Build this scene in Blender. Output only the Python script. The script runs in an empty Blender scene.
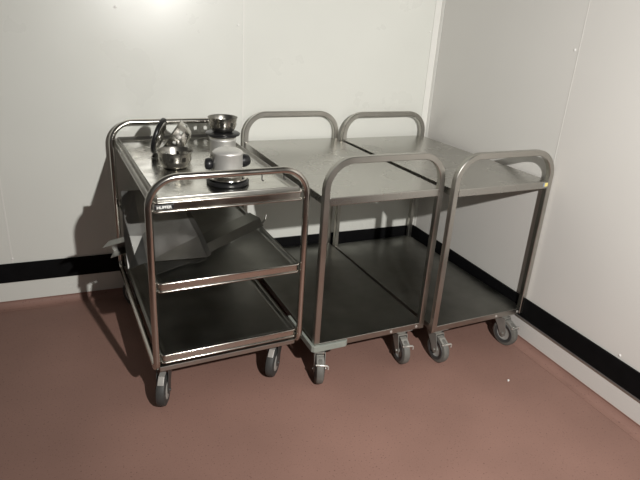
import bpy, bmesh, math, random
from mathutils import Vector, Matrix
random.seed(4)
PI = math.pi
C = bpy.context.scene.collection
scn = bpy.context.scene

# ------------------------------------------------------------------ materials
def mat(name, base, rough=.5, metal=0.0, var=0.0, vscale=6.0, rvar=0.0, bump=0.0, bscale=60.0, stretch=None, spec=.5, spots=None):
    m = bpy.data.materials.new(name); m.use_nodes = True
    nt = m.node_tree; N = nt.nodes; K = nt.links
    b = N['Principled BSDF']
    b.inputs['Base Color'].default_value = (*base, 1); b.inputs['Roughness'].default_value = rough
    b.inputs['Metallic'].default_value = metal; b.inputs['Specular IOR Level'].default_value = spec
    tc = N.new('ShaderNodeTexCoord'); src = tc.outputs['Object']
    if stretch:
        mp = N.new('ShaderNodeMapping'); mp.inputs['Scale'].default_value = stretch
        K.new(src, mp.inputs['Vector']); src = mp.outputs['Vector']
    def noise(sc, det=5):
        n = N.new('ShaderNodeTexNoise'); n.inputs['Scale'].default_value = sc; n.inputs['Detail'].default_value = det
        K.new(src, n.inputs['Vector']); return n.outputs['Fac']
    def rng(fac, lo, hi, a=.3, c=.7):
        r = N.new('ShaderNodeMapRange'); K.new(fac, r.inputs['Value'])
        for k, v in (('From Min', a), ('From Max', c), ('To Min', lo), ('To Max', hi)): r.inputs[k].default_value = v
        return r.outputs['Result']
    col = None
    if var:
        f = rng(noise(vscale), 0, 1)
        mx = N.new('ShaderNodeMix'); mx.data_type = 'RGBA'
        mx.inputs[6].default_value = (*[c * (1 - var) for c in base], 1)
        mx.inputs[7].default_value = (*[min(1, c * (1 + var)) for c in base], 1)
        K.new(f, mx.inputs[0]); col = mx.outputs[2]
    if spots:                                   # fine speckle: (scale, threshold, colour)
        sc, th, sc_col = spots
        f = rng(noise(sc, 2), 0, .8, th, th + .06)
        mx = N.new('ShaderNodeMix'); mx.data_type = 'RGBA'
        if col: K.new(col, mx.inputs[6])
        else: mx.inputs[6].default_value = (*base, 1)
        mx.inputs[7].default_value = (*sc_col, 1)
        K.new(f, mx.inputs[0]); col = mx.outputs[2]
    if col: K.new(col, b.inputs['Base Color'])
    if rvar: K.new(rng(noise(vscale * 1.7), max(.03, rough - rvar), rough + rvar), b.inputs['Roughness'])
    if bump:
        bn = N.new('ShaderNodeBump'); bn.inputs['Strength'].default_value = bump; bn.inputs['Distance'].default_value = .004
        K.new(noise(bscale, 4), bn.inputs['Height']); K.new(bn.outputs['Normal'], b.inputs['Normal'])
    return m

M = {}
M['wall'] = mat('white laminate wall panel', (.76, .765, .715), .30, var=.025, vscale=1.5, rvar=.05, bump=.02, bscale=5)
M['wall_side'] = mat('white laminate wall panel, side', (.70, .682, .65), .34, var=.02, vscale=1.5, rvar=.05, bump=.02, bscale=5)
M['trim'] = mat('white trim', (.82, .81, .77), .4, var=.02)
M['black_rail'] = mat('black rubber rail', (.004, .004, .0045), .7, var=.2, vscale=20, spec=.12)
M['rail_edge'] = mat('grey rail edge', (.14, .13, .12), .5, var=.1)
M['floor'] = mat('reddish brown vinyl', (.285, .166, .134), .55, var=.10, vscale=2.2, bump=.10, bscale=220, spec=.3, spots=(150, .64, (.13, .065, .055)))
M['cove'] = mat('reddish brown vinyl cove', (.300, .175, .142), .55, var=.09, vscale=5, bump=.08, bscale=200, spec=.3, spots=(110, .66, (.12, .06, .05)))
M['polished'] = mat('polished steel tube', (.58, .555, .51), .20, 1.0, var=.05, vscale=6, rvar=.05)
M['satin'] = mat('satin steel sheet', (.47, .455, .42), .30, 1.0, var=.10, vscale=5, rvar=.06, bump=.012, bscale=9)
M['satin_top'] = mat('worn satin steel top', (.47, .46, .43), .27, 1.0, var=.03, vscale=2.5, rvar=.015, bump=.002, bscale=4)
M['tube'] = mat('satin steel square tube', (.46, .445, .41), .32, 1.0, var=.06, vscale=6, rvar=.05)
M['stained'] = mat('stained satin steel tray', (.58, .57, .53), .23, 1.0, var=.20, vscale=8, rvar=.09, bump=.010, bscale=7)
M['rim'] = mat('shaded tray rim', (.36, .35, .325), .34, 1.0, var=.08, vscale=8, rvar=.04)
M['darkened_steel'] = mat('steel darkened for shade', (.23, .23, .21), .36, 1.0, var=.15, vscale=5, rvar=.08, bump=.01, bscale=8)  # lower-shelf steel, the gloom it reflects is put into the colour
M['sheet'] = mat('galvanised sheet metal', (.25, .248, .235), .38, 1.0, var=.12, vscale=7, rvar=.08, bump=.03, bscale=9)
M['tyre'] = mat('grey rubber tyre', (.13, .127, .115), .65, var=.15, vscale=30)
M['dark_tyre'] = mat('dark rubber tyre', (.045, .045, .043), .6, var=.15, vscale=30)
M['hub'] = mat('pale grey plastic hub', (.34, .33, .31), .45, var=.1, vscale=30)
M['hub_dark'] = mat('dark hub disc', (.05, .05, .05), .5, var=.1, vscale=30)
M['zinc'] = mat('zinc plated caster fork', (.34, .335, .31), .40, .55, var=.12, vscale=25)
M['dark_zinc'] = mat('dark grey caster fork', (.11, .105, .10), .45, .6, var=.12, vscale=25)
M['pedal'] = mat('bright brake pedal', (.68, .66, .62), .30, .6, var=.06, vscale=25)
M['bumper'] = mat('grey green plastic bumper', (.26, .28, .25), .5, var=.08, vscale=20)
M['black'] = mat('black plastic', (.012, .012, .013), .35, var=.2, vscale=20)
M['chrome'] = mat('bright stainless', (.74, .72, .67), .16, 1.0, var=.05, vscale=15, rvar=.04)
M['bowl'] = mat('bowl steel', (.60, .58, .54), .22, 1.0, var=.06, vscale=15, rvar=.04)
M['bowl_in'] = mat('bowl steel, shaded inside', (.34, .33, .30), .32, 1.0, var=.08, vscale=15)  # same steel as outside, the bowl's inner shade put into the colour
M['alu'] = mat('dull brushed aluminium', (.74, .73, .70), .45, .7, var=.07, vscale=14, rvar=.06)
M['white'] = mat('white print', (.85, .85, .82), .5, var=.02)
M['yellow'] = mat('yellow sticker', (.78, .66, .22), .5, var=.08, vscale=40)
M['bluegrey'] = mat('blue grey sticker', (.24, .29, .38), .5, var=.08, vscale=40)
M['rivet'] = mat('white rivet cap', (.88, .87, .84), .25, var=.02)

# ------------------------------------------------------------------ builders
def link(name, bm, m, parent=None, smooth=False, bevel=0.0, segs=2):
    me = bpy.data.meshes.new(name)
    bmesh.ops.recalc_face_normals(bm, faces=bm.faces[:])
    bm.to_mesh(me); bm.free()
    o = bpy.data.objects.new(name, me); C.objects.link(o)
    for mm in (m if isinstance(m, (list, tuple)) else [m]): me.materials.append(mm)
    if parent is not None: o.parent = parent
    if smooth:
        for p in me.polygons: p.use_smooth = True
        me.set_sharp_from_angle(angle=math.radians(38))
    if bevel:
        mod = o.modifiers.new('bevel', 'BEVEL'); mod.width = bevel; mod.segments = segs; mod.limit_method = 'ANGLE'
        mod.angle_limit = math.radians(40)
    return o
def struct(name, bm, m, parent=None, **k):
    o = link(name, bm, m, parent, **k)
    if parent is None: o['kind'] = 'structure'
    return o
def box(bm, x0, x1, y0, y1, z0, z1, mi=0):
    v = [bm.verts.new((x, y, z)) for z in (z0, z1) for x, y in ((x0, y0), (x1, y0), (x1, y1), (x0, y1))]
    for f in ((0, 3, 2, 1), (4, 5, 6, 7), (0, 1, 5, 4), (1, 2, 6, 5), (2, 3, 7, 6), (3, 0, 4, 7)):
        bm.faces.new([v[i] for i in f]).material_index = mi
    return v
def prism(bm, pts, z0, z1, mi=0):
    a = [bm.verts.new((x, y, z0)) for x, y in pts]; b = [bm.verts.new((x, y, z1)) for x, y in pts]
    n = len(pts)
    bm.faces.new(a[::-1]).material_index = mi; bm.faces.new(b).material_index = mi
    for i in range(n): bm.faces.new((a[i], a[(i + 1) % n], b[(i + 1) % n], b[i])).material_index = mi
def fillet(pts, radii, n=8):
    "polyline with arcs at the inner corners"
    out = [Vector(pts[0])]
    for i in range(1, len(pts) - 1):
        p = Vector(pts[i]); r = radii[i - 1]
        u = (Vector(pts[i - 1]) - p).normalized(); w = (Vector(pts[i + 1]) - p).normalized()
        ang = u.angle(w); d = r / math.tan(ang / 2)
        c = p + (u + w).normalized() * (r / math.sin(ang / 2))
        s, e = p + u * d - c, p + w * d - c
        tot = s.angle(e); ax = s.cross(e).normalized()
        for k in range(n + 1): out.append(c + Matrix.Rotation(tot * k / n, 3, ax) @ s)
    out.append(Vector(pts[-1])); return out
def sweep(bm, path, prof, ref, cap=True):
    "sweep a closed 2-D profile along a path; ref is the first profile axis at the start"
    rings = []; n = len(path); R = Vector(ref).normalized(); pt = None
    for i, p in enumerate(path):
        t = (path[min(i + 1, n - 1)] - path[max(i - 1, 0)]).normalized()
        if pt is not None:
            ax = pt.cross(t)
            if ax.length > 1e-7: R = Matrix.Rotation(pt.angle(t), 3, ax.normalized()) @ R
        R = (R - t * R.dot(t)).normalized(); S = t.cross(R); pt = t
        rings.append([bm.verts.new(p + R * a + S * b) for a, b in prof])
    m = len(prof)
    for i in range(n - 1):
        for j in range(m): bm.faces.new((rings[i][j], rings[i][(j + 1) % m], rings[i + 1][(j + 1) % m], rings[i + 1][j]))
    if cap: bm.faces.new(rings[0][::-1]); bm.faces.new(rings[-1])
def circ(r, n=16): return [(r * math.cos(2 * PI * k / n), r * math.sin(2 * PI * k / n)) for k in range(n)]
def sq(h, c=.004):
    o = []; c = .0024
    for sx, sy, st in ((1, 1, 0), (-1, 1, 1), (-1, -1, 2), (1, -1, 3)):
        for k in range(2):
            a = PI / 2 * (st + k); o.append((sx * (h - c) + c * math.cos(a), sy * (h - c) + c * math.sin(a)))
    return o
def rrect(x0, x1, y0, y1, r, z, n=4):
    o = []
    for cx, cy, st in ((x1 - r, y1 - r, 0), (x0 + r, y1 - r, 1), (x0 + r, y0 + r, 2), (x1 - r, y0 + r, 3)):
        for k in range(n + 1):
            a = PI / 2 * (st + k / n); o.append(Vector((cx + r * math.cos(a), cy + r * math.sin(a), z)))
    return o
def loft(bm, levels, x0, x1, y0, y1, r, mis=None):
    "levels: (inset, z) from outside to the tray floor; closed at both ends"
    rings = [[bm.verts.new(p) for p in rrect(x0 + d, x1 - d, y0 + d, y1 - d, max(.001, r - d), z)] for d, z in levels]
    m = len(rings[0])
    for i in range(len(rings) - 1):
        for j in range(m):
            f = bm.faces.new((rings[i][j], rings[i][(j + 1) % m], rings[i + 1][(j + 1) % m], rings[i + 1][j]))
            if mis: f.material_index = mis[i]
    bm.faces.new(rings[0][::-1]); f = bm.faces.new(rings[-1])
    if mis: f.material_index = mis[-1]
def lathe(bm, prof, n=40, mtx=None, mi=0, skip=None):
    mtx = mtx or Matrix()
    rings = []
    for r, z in prof:
        if r < 1e-6: rings.append([bm.verts.new(mtx @ Vector((0, 0, z)))])
        else: rings.append([bm.verts.new(mtx @ Vector((r * math.cos(2 * PI * k / n), r * math.sin(2 * PI * k / n), z))) for k in range(n)])
    for i in range(len(rings) - 1):
        a, b = rings[i], rings[i + 1]
        for k in range(n):
            if skip and skip(i, k): continue
            k2 = (k + 1) % n
            if len(a) == 1 and len(b) == 1: continue
            if len(a) == 1: f = bm.faces.new((a[0], b[k2], b[k]))
            elif len(b) == 1: f = bm.faces.new((a[k], a[k2], b[0]))
            else: f = bm.faces.new((a[k], a[k2], b[k2], b[k]))
            f.material_index = mi
def axis_mtx(p, axis):
    return Matrix.Translation(Vector(p)) @ Vector(axis).normalized().to_track_quat('Z', 'Y').to_matrix().to_4x4()
def thing(name, label, cat, loc=(0, 0, 0), rz=0, group=None):
    o = bpy.data.objects.new(name, None); C.objects.link(o); o.location = loc; o.rotation_euler = (0, 0, rz)
    o.empty_display_size = .05
    return tag(o, label, cat, group)
def tag(o, label, cat, group=None):
    o['label'] = label; o['category'] = cat
    if group: o['group'] = group
    return o
def BM(): return bmesh.new()

# ------------------------------------------------------------------ the room
COV = .036; XL, YF, ZT = -6.0, -6.5, 3.2
bm = BM(); box(bm, XL, .0, YF, .0, -.05, 0); struct('floor', bm, M['floor'])
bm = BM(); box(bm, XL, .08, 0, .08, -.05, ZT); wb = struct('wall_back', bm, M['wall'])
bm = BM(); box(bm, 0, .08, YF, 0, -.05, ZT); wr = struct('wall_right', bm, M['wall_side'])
def cove(name, along):
    bm = BM(); n = 8; g = .003
    prof = [(0.0005, 0.0005), (COV + .012, .0005), (COV + .012, .0012)]
    prof += [(COV - COV * math.sin(PI / 2 * k / n), .0012 + COV - COV * math.cos(PI / 2 * k / n)) for k in range(1, n + 1)]
    prof[-1] = (g, COV); prof += [(.0005, COV + .001)]
    prof = [(max(d, .0005), z) for d, z in prof]
    rings = []
    for t in (0, 1):
        ring = []
        for d, z in prof:
            if along == 'x': p = (XL if t == 0 else -d, -d, z)
            else: p = (-d, YF if t == 0 else -d, z)
            ring.append(bm.verts.new(p))
        rings.append(ring)
    m = len(prof)
    for j in range(m): bm.faces.new((rings[0][j], rings[0][(j + 1) % m], rings[1][(j + 1) % m], rings[1][j]))
    bm.faces.new(rings[0]); bm.faces.new(rings[1][::-1])
    return struct(name, bm, M['cove'])
cove('baseboard_back', 'x'); cove('baseboard_right', 'y')
BB, BT = .146, .251
bm = BM(); box(bm, XL, -.0005, -.010, -.0005, BB, BT); struct('trim_1', bm, M['black_rail'], bevel=.002)
bm = BM(); box(bm, -.010, -.0005, YF, -.0105, BB, BT)
box(bm, -.0115, -.0005, YF, -.0105, BB - .006, BB - .0002, 1); struct('trim_2', bm, [M['black_rail'], M['rail_edge']])
# corner cover strip, panel joints
bm = BM(); prism(bm, [(-.001, -.001), (-.045, -.001), (-.045, -.004), (-.006, -.006), (-.004, -.030), (-.001, -.030)], BT + .001, ZT)
struct('trim_3', bm, M['trim'])
def vstrip(x0, x1, y0, y1): 
    b = BM(); box(b, x0, x1, y0, y1, BT + .001, ZT); return b
struct('trim_4', vstrip(-1.199, -1.193, -.0018, -.0004), M['trim']); struct('trim_5', vstrip(-2.403, -2.397, -.0018, -.0004), M['trim'])
struct('trim_6', vstrip(-.0014, -.0004, -1.072, -1.068), M['wall_side']); struct('trim_7', vstrip(-.0014, -.0004, -2.272, -2.268), M['wall_side'])
struct('trim_8', vstrip(-3.603, -3.597, -.0018, -.0004), M['trim'])
def rivet(wall, p, axis):
    b = BM(); lathe(b, [(0, .0035), (.003, .0032), (.006, .0015), (.0065, .0002)], 14, axis_mtx(p, axis)); link('rivet', b, M['rivet'], wall, smooth=True)
for x, z in ((-1.816, 1.504), (-1.225, 1.455), (-.06, 1.477), (-2.398, .275)): rivet(wb, (x, -.0005, z), (0, -1, 0))
for y, z in ((-1.048, 1.452), (-1.642, .268)): rivet(wr, (-.0005, y, z), (-1, 0, 0))  # the low one stands for a white wall chip, built as a rivet

# ------------------------------------------------------------------ casters
def caster(root, px, py, zt, d, dark, brake, w=.036):
    r = .0680; d = Vector((d[0], d[1], 0)).normalized(); s = Vector((-d.y, d.x, 0)); up = Vector((0, 0, 1))
    piv = Vector((px, py, 0)); wc = piv + d * .042 + up * r
    def P(a, b, z): return piv + d * a + s * b + up * z
    fork_m = M['dark_zinc'] if dark else M['zinc']
    bm = BM()
    box(bm, px - .044, px + .044, py - .044, py + .044, zt - .005, zt - .0005)
    lathe(bm, [(0, zt - .005), (.033, zt - .005), (.036, zt - .012), (.033, zt - .021), (0, zt - .021)], 24, Matrix.Translation((px, py, 0)))
    h = w / 2 + .006
    ztop = zt - .0205
    # bridge over the wheel
    pts = [(-.036, -h), (.040, -h), (.040, h), (-.036, h)]
    a = [bm.verts.new(P(x, y, ztop)) for x, y in pts]; b = [bm.verts.new(P(x, y, ztop - .006)) for x, y in pts]
    bm.faces.new(a); bm.faces.new(b[::-1])
    for i in range(4): bm.faces.new((a[i], b[i], b[(i + 1) % 4], a[(i + 1) % 4]))
    for sg in (-1, 1):                      # cheeks taper from the head to the axle
        out = []
        for q in (0, .0028):
            bb = sg * (w / 2 + .0035 + q)
            prof = [(-.036, ztop), (.040, ztop), (.060, r + .012)] + [(.042 + .018 * math.cos(t), r + .018 * math.sin(t)) for t in (0.3, -.4, -1.1, -1.8, -2.5, -3.1)] + [(.006, r + .028)]
            out.append([bm.verts.new(P(x, bb, z)) for x, z in prof])
        n = len(out[0])
        bm.faces.new(out[0]); bm.faces.new(out[1][::-1])
        for i in range(n): bm.faces.new((out[0][i], out[0][(i + 1) % n], out[1][(i + 1) % n], out[1][i]))
        lathe(bm, [(0, .006), (.006, .006), (.0065, 0), (0, 0)], 6, axis_mtx(wc + s * sg * (w / 2 + .006), s * sg))
    o = link('caster', bm, fork_m, root, smooth=True)
    mx = axis_mtx(wc, s)
    bm = BM(); hw = w / 2
    lathe(bm, [(.040, -hw + .003), (.048, -hw), (.056, -hw), (.0655, -hw + .004), (r, -hw * .35), (r, hw * .35), (.0655, hw - .004), (.056, hw), (.048, hw), (.040, hw - .003), (.040, -hw + .003)], 40, mx)
    link('wheel', bm, M['dark_tyre'] if dark else M['tyre'], o, smooth=True)
    bm = BM()
    lathe(bm, [(0, -hw), (.010, -hw), (.012, -hw + .005), (.034, -hw + .006), (.0405, -hw + .002), (.0405, hw - .002), (.034, hw - .006), (.012, hw - .005), (.010, hw), (0, hw)], 32, mx)
    link('hub', bm, M['hub'], o, smooth=True)
    if not dark:
        bm = BM()
        for sg in (-1, 1):
            z = sg * (hw - .0015)
            lathe(bm, [(.0365, z), (.040, z + sg * .0024), (.051, z + sg * .0032), (.053, z)], 32, mx)
        link('hub_ring', bm, M['hub_dark'], o, smooth=True)
    else:
        bm = BM()
        for sg in (-1, 1): lathe(bm, [(0, sg * (hw + .001)), (.036, sg * (hw + .001)), (.040, sg * (hw - .001))], 32, mx)
        link('hub_cover', bm, M['hub'], o, smooth=True)
    if brake:
        bm = BM(); wd = .012 if dark else .017
        side = [(.040, .139), (.058, .136), (.084, .121), (.092, .120), (.094, .115), (.084, .114), (.058, .128), (.040, .131)]
        if dark: side = [(.030, .146), (.064, .144), (.082, .128), (.088, .118), (.083, .115), (.077, .124), (.061, .138), (.030, .138)]
        L = []
        for sg in (-1, 1): L.append([bm.verts.new(P(a, sg * wd, z)) for a, z in side])
        n = len(side); bm.faces.new(L[0]); bm.faces.new(L[1][::-1])
        for i in range(n): bm.faces.new((L[0][i], L[0][(i + 1) % n], L[1][(i + 1) % n], L[1][i]))
        link('brake_pedal', bm, M['pedal'] if dark else M['zinc'], o, bevel=.0015)
        if not dark:
            bm = BM()
            sweep(bm, [P(.088, -.020, .115), P(.092, .028, .115), P(.091, .033, .110), P(.089, .034, .096)], circ(.0045, 10), (0, 0, 1))
            link('brake_lever', bm, M['pedal'], o, smooth=True)
    return o

# ------------------------------------------------------------------ trolley with three tray shelves (left)
AW, AL = .600, 1.0115
A = thing('serving_trolley', 'three-tier round-tube steel serving trolley with burners and bowls on top, nearest the left side', 'trolley', (-1.8215, -1.0803, 0), .0599)
R_T = .0135; ZH, ZR = .9765, .200
def hoop(y, ymid):
    bm = BM()
    path = fillet([(0, ymid, ZR), (0, y, ZR), (0, y, ZH), (AW, y, ZH), (AW, y, ZR), (AW, ymid, ZR)], [.050, .105, .105, .050], 10)
    sweep(bm, path, circ(R_T, 18), (0, 0, 1))
    return link('handle_frame', bm, M['polished'], A, smooth=True)
hoop(0, AL / 2 - .0005); hoop(AL, AL / 2 + .0005)
SX0, SX1, SY0, SY1 = .0145, AW - .0145, -.010, AL + .010
def apron(z):      # beaded edge: bright bead, recessed band, bright bead
    def bead(zc, r): return [(r - r * math.sin(t) , zc - r * math.cos(t)) for t in [PI * k / 7 for k in range(8)]]
    return [(.012, z - .0400)] + [(.0005 + d, q) for d, q in bead(z - .0360, .0040)] + [(.0065, z - .0315), (.0065, z - .0085)] + bead(z - .0040, .0042)
def tray_shelf(name, z, rim, label=None, top=False):
    bm = BM(); lv = apron(z)
    if rim: lv += [(.013, z - .003), (.0135, z + rim - .004), (.0145, z + rim - .001), (.016, z + rim), (.018, z + rim - .001), (.0195, z + rim - .004), (.024, z + .002), (.030, z - .003), (.033, z - .003)]
    else: lv += [(.012, z), (.016, z - .002), (.022, z - .006), (.030, z - .008), (.033, z - .008)]
    k = len(apron(z)) - 1
    loft(bm, lv, SX0, SX1, SY0, SY1, .018, [0] * k + [2] * (len(lv) - k - 2) + [1] * 2)
    for f in bm.faces:                      # long sides coloured darker so no lamp glint shows; ends stay polished
        c = f.calc_center_median()
        if f.material_index == 0 and SY0 + .02 < c.y < SY1 - .02 and len(f.verts) == 4 and (c.x < SX0 + .05 or c.x > SX1 - .05): f.material_index = 2
    return link(name, bm, [M['polished'], M['stained'] if top else M['darkened_steel'], M['rim'] if top else M['darkened_steel']], A, smooth=True)
ZA, ZM, ZB = .892, .580, .273
top = tray_shelf('top_shelf', ZA, .014, top=True)
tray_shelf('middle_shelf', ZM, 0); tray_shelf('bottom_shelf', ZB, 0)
TRAY = ZA - .003
for y in (.03, AL - .03):
    bm = BM(); box(bm, .012, AW - .012, y - .016, y + .016, .186, .207); link('base_rail', bm, M['tube'], A, bevel=.002)
    for x in (.07, AW - .07):
        bm = BM(); box(bm, x - .05, x + .05, *((.046, .18) if y < .5 else (AL - .18, AL - .046)), .186, .193)
        link('caster_plate', bm, M['zinc'], A, bevel=.001)
caster(A, .045, .098, .186, (-.40, -.92), True, True, .038)
caster(A, AW - .058, .112, .186, (-.62, -.78), True, True, .038)
caster(A, .060, AL - .115, .186, (-.5, .86), True, False, .034)
caster(A, AW - .060, AL - .115, .186, (-.3, .95), True, False, .034)
# maker's plate on the front edge
bm = BM(); box(bm, .018, .084, -.0132, -.0052, ZA - .0265, ZA - .0090); badge = link('name_plate', bm, M['black'], A, bevel=.0006)
cu = bpy.data.curves.new('name_plate_lettering', 'FONT'); cu.body = 'HUPFER'; cu.size = .0150; cu.extrude = .0003; cu.offset = .0005
cu.align_x = 'CENTER'; cu.align_y = 'CENTER'
tmp = bpy.data.objects.new('lettering_source', cu); C.objects.link(tmp)
dg = bpy.context.evaluated_depsgraph_get(); dg.update()
me = bpy.data.meshes.new_from_object(tmp.evaluated_get(dg)); bpy.data.objects.remove(tmp)
lt = bpy.data.objects.new('lettering', me); C.objects.link(lt); me.materials.clear(); me.materials.append(M['white'])
wd = lt.dimensions.x or .06
lt.parent = badge; lt.location = (.051, -.0136, ZA - .0178); lt.rotation_euler = (PI / 2, 0, 0)
lt.scale = (.052 / max(.01, max(v.co.x for v in me.vertices) - min(v.co.x for v in me.vertices)), .95, 1)
for a in (.413, .501):      # two short black bent rods under the front handle
    bm = BM(); sweep(bm, fillet([(a, 0, ZH - .008), (a, 0, ZH - .036), (a + .007, -.002, ZH - .036)], [.005], 5), circ(.0022, 8), (1, 0, 0))
    link('hooked_rod', bm, M['black'], A, smooth=True)

# ------------------------------------------------------------------ square-tube trolleys with two shelves
W2, L2, H = .5492, 1.0181, .0125
def square_trolley(root, dirs, sz=.8634, bz=.1997, hz=1.0101):
    for y in (0, L2):
        bm = BM(); path = fillet([(0, y, bz - .030), (0, y, hz), (W2, y, hz), (W2, y, bz - .030)], [.115, .115], 14)
        sweep(bm, path, sq(.0132), (0, 1, 0)); link('handle_frame', bm, M['tube'], root, smooth=True)
    e = .0003
    plan = [(H + e, -H), (W2 - H - e, -H), (W2 - H - e, H + e), (W2 + .007, H + e), (W2 + .007, L2 - H - e), (W2 - H - e, L2 - H - e), (W2 - H - e, L2 + H), (H + e, L2 + H), (H + e, L2 - H - e), (-.007, L2 - H - e), (-.007, H + e), (H + e, H + e)]
    bm = BM(); prism(bm, plan, sz - .034, sz); link('top_shelf', bm, M['satin_top'], root, bevel=.003, segs=3)
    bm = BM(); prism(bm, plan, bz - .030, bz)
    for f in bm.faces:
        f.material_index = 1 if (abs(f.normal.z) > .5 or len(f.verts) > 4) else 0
    link('bottom_shelf', bm, [M['tube'], M['darkened_steel']], root, bevel=.003, segs=3)
    for (x, y), d, br in dirs: caster(root, x, y, bz - .030, d, False, br)
B = thing('square_tube_trolley', 'two-tier square-tube steel trolley, middle of three, with grey plastic bumper on a bottom corner', 'trolley', (-1.1528, -1.0736, 0), .0403, 'square-tube two-tier trolleys')
D = thing('square_tube_trolley', 'two-tier square-tube steel trolley against right wall, small yellow sticker on its top shelf', 'trolley', (-.5654, -1.104, 0), .0489, 'square-tube two-tier trolleys')
square_trolley(B, [((.036, .030), (-.36, -.93), True), ((W2 - .090, .034), (-.12, -.99), True), ((.04, L2 - .045), (-.5, -.86), False), ((W2 - .045, L2 - .045), (-.2, -.97), False)])
square_trolley(D, [((.045, .036), (.02, -1), True), ((W2 - .080, .036), (.14, -.99), True), ((.045, L2 - .045), (-.3, -.95), False), ((W2 - .045, L2 - .045), (-.2, -.97), False)], sz=.8714)
bm = BM()   # corner bumper: an L wrapped round the front left corner of the bottom shelf
z0, z1, t, o_ = .1670, .1960, .014, H + .0006
prism(bm, [(-o_ - t, .26), (-o_ - t, -o_ - .002), (-o_ - t + .009, -o_ - t + .002), (-o_ + .004, -o_ - t), (.135, -o_ - t), (.147, -o_ - .004), (.147, -o_), (-o_, -o_), (-o_, .26)], z0, z1)
link('corner_bumper', bm, M['bumper'], B, bevel=.003)
bm = BM(); box(bm, W2 - .042, W2 - .0335, -H - .0012, -H - .0002, .8485, .8655, 1); box(bm, W2 - .0335, W2 - .0145, -H - .0012, -H - .0002, .8485, .8655, 0)
st = link('label_sticker', bm, [M['yellow'], M['bluegrey']], D); st['label'] = 'small yellow and blue sticker on the shelf edge'
for x in (.12, .30):
    for rt in (B, D):
        bm = BM(); lathe(bm, [(0, .002), (.006, .002), (.007, 0)], 12, axis_mtx((W2 - .03 if x < .2 else W2 - .17, -H - .0004, .184), (0, -1, 0))); link('screw_head', bm, M['pedal'], rt, smooth=True)

# ------------------------------------------------------------------ crockery of metal on the left trolley's top tray
def A2W(p):
    c, s = math.cos(.0599), math.sin(.0599); return Vector((-1.8215 + p[0] * c - p[1] * s, -1.0803 + p[0] * s + p[1] * c, p[2]))
def slotted_bowl(label, p, axis=(0, 0, 1), k=1.0, drop=None, spin=0.0, group='slotted steel bowls'):
    n = 72; t = .0014
    prof = [(0, .000), (.036, .000), (.046, .001), (.053, .005), (.060, .015), (.066, .029), (.0685, .036), (.0685, .054), (.0700, .057), (.0715, .070), (.0745, .0735), (.0755, .0725)]
    inner = [(.0735, .0745), (.0700, .0705), (.0685, .057), (.0670, .054), (.0670, .036), (.0640, .030), (.058, .017), (.051, .007), (.043, .0035), (0, .0025)]
    prof = [(r * k, z * k) for r, z in prof]; inner = [(prof[-1][0] / k, prof[-1][1] / k)] + inner; inner = [(r * k, z * k) for r, z in inner]
    slot = lambda q: (q % 9) in (2, 3, 4)
    bm = BM()
    q = Vector(axis).normalized().to_track_quat('Z', 'Y').to_matrix().to_4x4() @ Matrix.Rotation(spin, 4, 'Z')
    lathe(bm, prof, n, q, skip=lambda i, c: i == 6 and slot(c))
    lathe(bm, inner, n, q, mi=1, skip=lambda i, c: i == 4 and slot(c))
    lo = min(v.co.z for v in bm.verts)
    o = link('slotted_bowl', bm, [M['bowl'], M['bowl_in']], None, smooth=True)
    w = A2W(p); o.location = (w.x, w.y, p[2] - lo if drop is None else drop)
    o.rotation_euler = (0, 0, .0599)
    return tag(o, label, 'bowl', group)
slotted_bowl('small steel bowl with slotted band standing upright in front of the leaning black disc', (.190, .445, TRAY + .0005), k=.99, spin=.05)
slotted_bowl('small steel bowl with slotted band tipped over on its side beside the black disc', (.298, .70, TRAY + .0005), (-.76, .25, .55), k=1.03, spin=.3)
def burner(label, p, body_r, body_z0, body_z1, handles, dome, flange):
    w = A2W(p); root = thing('burner_pot', label, 'burner', (w.x, w.y, p[2]), .0599, 'burner pots')
    if dome:
        bm = BM(); lathe(bm, [(.040, .000), (.078, .000), (.083, .004), (.083, .013), (.078, .017), (.060, .017), (.040, .015), (.040, .0)], 48); link('base_ring', bm, M['black'], root, smooth=True)
        bm = BM(); lathe(bm, [(0, .012), (.050, .0165), (.070, .0185), (.077, .024), (.076, .027), (.068, .026), (.058, .030), (0, .030)], 48); link('drip_dish', bm, M['chrome'], root, smooth=True)
    bm = BM(); b, c = body_z0, body_z1; r = body_r
    lathe(bm, [(0, b), (r - .006, b), (r - .001, b + .004), (r, b + .010), (r, c - .014), (r + .0015, c - .012), (r + .0015, c - .009), (r - .001, c - .005), (r - .006, c - .001), (r * .72, c + (.004 if dome else 0)), (r * .35, c + (.007 if dome else 0)), (0, c + (.008 if dome else 0))], 48)
    link('canister', bm, M['alu'], root, smooth=True)
    if dome:
        bm = BM(); lathe(bm, [(0, c + .009), (.006, c + .0088), (.0072, c + .0075), (.0072, c + .005)], 16); link('filler_cap', bm, M['alu'], root, smooth=True)
    if flange:
        bm = BM(); lathe(bm, [(0, c), (r + .002, c), (r + .006, c + .004), (r + .003, c + .008), (0, c + .008)], 48); link('collar', bm, M['chrome'], root, smooth=True)
        bm = BM(); lathe(bm, [(0, c + .0082), (.070, c + .0082), (.079, c + .012), (.080, c + .018), (.076, c + .022), (.060, c + .024), (0, c + .024)], 48); link('black_plate', bm, M['black'], root, smooth=True)
    for (ang, r0, ln, hh, zz) in handles:
        bm = BM(); mx = Matrix.Rotation(ang, 4, 'Z') @ Matrix.Translation((r0, 0, zz)) @ Matrix.Rotation(PI / 2, 4, 'Y')
        lathe(bm, [(0, -.012), (hh * .45, -.011), (hh * .55, 0), (hh * .92, ln * .25), (hh, ln * .55), (hh * .85, ln * .88), (hh * .4, ln), (0, ln)], 20, mx)
        link('handle', bm, M['black'], root, smooth=True)
    return root
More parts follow.
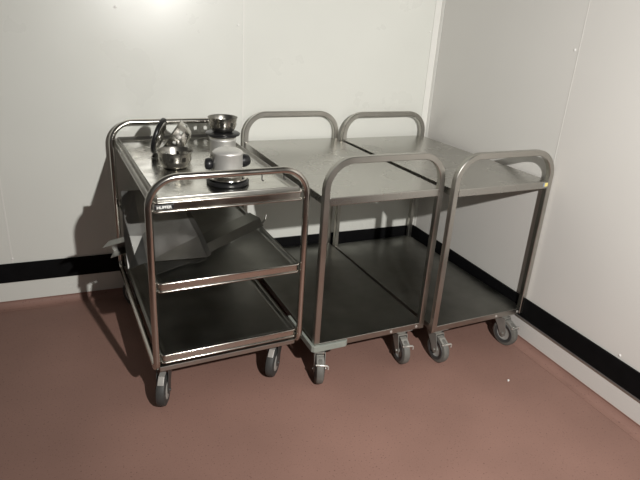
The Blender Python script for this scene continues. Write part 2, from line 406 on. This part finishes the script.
burner('aluminium burner pot with domed lid, two black side knobs and black base ring', (.335, .170, TRAY + .0005), .0575, .030, .132, [(PI - .25, .055, .034, .024, .076), (-.05 + .45, .055, .050, .027, .078)], True, False)
burner('aluminium canister with black top plate standing behind the domed burner pot, bowl on it', (.452, .625, TRAY + .0005), .060, 0.0, .083, [], False, True)
slotted_bowl('small steel bowl with slotted band stacked on the black plate of the rear canister', (.452, .625, TRAY + .0005 + .083 + .0245), k=.92, spin=.12)
# black rimmed disc leaning edge-on on the tipped bowl
ax = Vector((.86, -.42, -.29)).normalized()
bm = BM(); q = ax.to_track_quat('Z', 'Y').to_matrix().to_4x4()
lathe(bm, [(.052, -.010), (.074, -.010), (.083, -.006), (.085, 0), (.083, .006), (.074, .009), (.052, .007), (.052, -.010)], 48, q)
lo = min(v.co.z for v in bm.verts); w = A2W((.174, .70, 0))
root = thing('ring_plate', 'black ring plate with bright inner dish standing on edge, leaning on the tipped bowl', 'plate', (w.x, w.y, TRAY + .0008 - lo), .0599)
link('rim', bm, M['black'], root, smooth=True)
bm = BM(); lathe(bm, [(0, -.012), (.050, -.009), (.0515, .004), (.056, .0105), (.066, .0115), (.067, .0095), (.054, .0088), (.049, .003), (.046, -.006), (0, -.009)], 48, q); link('dish', bm, M['chrome'], root, smooth=True)

# ------------------------------------------------------------------ loose sheet metal on the middle shelf
def strip(bm, pts_a, pts_b, th=.0015):
    a = [Vector(p) for p in pts_a]; b = [Vector(p) for p in pts_b]
    for off in (0,):
        va = [bm.verts.new(p) for p in a]; vb = [bm.verts.new(p) for p in b]
        for i in range(len(a) - 1): bm.faces.new((va[i], va[i + 1], vb[i + 1], vb[i]))
def sheet(name, bm, m, parent, th=.0016):
    o = link(name, bm, m, parent); md = o.modifiers.new('gauge', 'SOLIDIFY'); md.thickness = th; md.offset = 0
    return o
root = thing('bent_metal_sheet', 'bent grey metal sheet leaning on the middle shelf and sticking out on its left', 'metal sheet', A2W((0, 0, 0)), .0599)
BL, BR = (-.057, .200, .558), (.245, .163, .5835); CL, CR = (-.056, .280, .668), (.232, .250, .644); TL, TR = (-.040, .400, .815), (.168, .425, .805)
mid = lambda p, q, z=None: (p[0] + .24 * (q[0] - p[0]), p[1] + .24 * (q[1] - p[1]), p[2] + .24 * (q[2] - p[2]) if z is None else z)
BM_, CM_, TM_ = mid(BL, BR, .5835), mid(CL, CR), mid(TL, TR)
bm = BM(); strip(bm, [BL, CL, TL], [BM_, CM_, TM_]); strip(bm, [BM_, CM_, TM_], [BR, CR, TR]); bmesh.ops.remove_doubles(bm, verts=bm.verts[:], dist=1e-5); sheet('panel_face', bm, M['sheet'], root)
bm = BM()
def off(p, v): return tuple(a + b for a, b in zip(p, v))
strip(bm, [off(BR, (.0008, 0, 0)), off(CR, (.0008, 0, 0)), off(TR, (.0008, 0, 0))], [off(BR, (.022, .014, .004)), off(CR, (.020, .014, .006)), off(TR, (.018, .014, .006))]); sheet('bent_edge', bm, M['sheet'], root)
bm = BM(); strip(bm, [(.005, .060, .5830), (.170, .138, .5830), (.190, .122, .5830), (.243, .150, .5830)], [(.000, .185, .5822), (.150, .165, .5822), (.20, .160, .5822), (.243, .160, .5822)]); sheet('bottom_flange', bm, M['sheet'], root, .001)
root = thing('sheet_metal_channel', 'pale folded metal channel end poking out to the left behind the bent sheet', 'channel', A2W((0, 0, 0)), .0599)
p0, p1 = Vector((-.138, .290, .622)), Vector((.190, .345, .660))
dn, bk = Vector((.006, .0, -.046)), Vector((0, .050, .006))
bm = BM(); strip(bm, [p0 + Vector((.0, 0, 0)), p1], [p0 + bk + Vector((.03, 0, 0)), p1 + bk]); sheet('upper_flange', bm, M['sheet'], root)
bm = BM(); strip(bm, [p0 + bk + Vector((.03, 0, -.001)), p1 + bk + Vector((0, 0, -.001))], [p0 + bk + dn + Vector((.04, 0, .001)), p1 + bk + dn + Vector((0, 0, .001))]); sheet('web', bm, M['sheet'], root)
bm = BM(); strip(bm, [p0 + dn + Vector((.022, 0, 0)), p1 + dn], [p0 + dn + bk + Vector((.04, 0, 0)), p1 + dn + bk]); sheet('lower_flange', bm, M['sheet'], root)
root = thing('sheet_metal_rail', 'long narrow metal angle rail lying slantwise across the middle shelf, right of the bent sheet', 'rail', A2W((0, 0, 0)), .0599)
q0, q1 = Vector((.215, .205, .610)), Vector((.580, .455, .615)); nb = Vector((-.032, .052, .012))
bm = BM(); strip(bm, [q0, q1], [q0 + nb, q1 + nb]); sheet('upper_leg', bm, M['darkened_steel'], root)
bm = BM(); strip(bm, [q0 + Vector((0, -.0005, -.0008)), q1 + Vector((0, -.0005, -.0008))], [q0 + Vector((.012, -.018, -.032)), q1 + Vector((.012, -.018, -.034))]); sheet('lower_leg', bm, M['darkened_steel'], root)
bm = BM(); sweep(bm, fillet([q1 + Vector((.002, -.018, -.024)), q1 + Vector((.028, -.002, -.010)), q1 + Vector((.034, .004, .012))], [.008], 5), circ(.0045, 10), (0, 0, 1)); link('hooked_rod', bm, M['darkened_steel'], root, smooth=True)

# a small crumb on the floor
bm = BM(); bmesh.ops.create_icosphere(bm, subdivisions=2, radius=.005)
for v in bm.verts: v.co *= 1 + random.uniform(-.25, .25); v.co.z = max(v.co.z, -.003)
o = link('paper_crumb', bm, M['white'], None, smooth=True); o.location = (-.288, -1.356, .0032); tag(o, 'tiny white crumb lying alone on the bare floor in front of right trolley', 'crumb')

# ------------------------------------------------------------------ light, sky, camera
sp = bpy.data.lights.new('work_lamp', 'SPOT'); so = bpy.data.objects.new('work_lamp', sp); C.objects.link(so)
so.location = (-1.30, -3.25, 1.88); tgt = Vector((-.55, -.6, .75))
so.rotation_euler = (tgt - so.location).to_track_quat('-Z', 'Y').to_euler()
sp.energy = 325; sp.color = (1, .978, .938); sp.shadow_soft_size = .02; sp.spot_size = math.radians(124); sp.spot_blend = 1.0
wd = bpy.data.worlds.new('room_ambient'); wd.use_nodes = True; scn.world = wd
bg = wd.node_tree.nodes['Background']; bg.inputs[0].default_value = (1.0, .96, .90, 1); bg.inputs[1].default_value = .062

P = dict(cx=-1.9996, cy=-2.9296, cz=1.5146, yaw=.4177, pit=-.375, rol=.065, f=546.14, px=318.105, py=233.232)
y_, p_, r_ = P['yaw'], P['pit'], P['rol']
f = Vector((math.sin(y_) * math.cos(p_), math.cos(y_) * math.cos(p_), math.sin(p_))); s = Vector((math.cos(y_), -math.sin(y_), 0)); u = s.cross(f)
s2 = s * math.cos(r_) + u * math.sin(r_); u2 = -s * math.sin(r_) + u * math.cos(r_)
cam = bpy.data.cameras.new('camera'); co = bpy.data.objects.new('camera', cam); C.objects.link(co)
mw = Matrix((s2, u2, -f)).transposed().to_4x4(); mw.translation = (P['cx'], P['cy'], P['cz']); co.matrix_world = mw
cam.sensor_width = 36; cam.lens = P['f'] / 640 * 36; cam.clip_start = .05
cam.shift_x = (320 - P['px']) / 640; cam.shift_y = (P['py'] - 240) / 640
scn.camera = co
scn.view_settings.view_transform = 'Standard'; scn.view_settings.look = 'None'; scn.view_settings.exposure = 0; scn.view_settings.gamma = 1
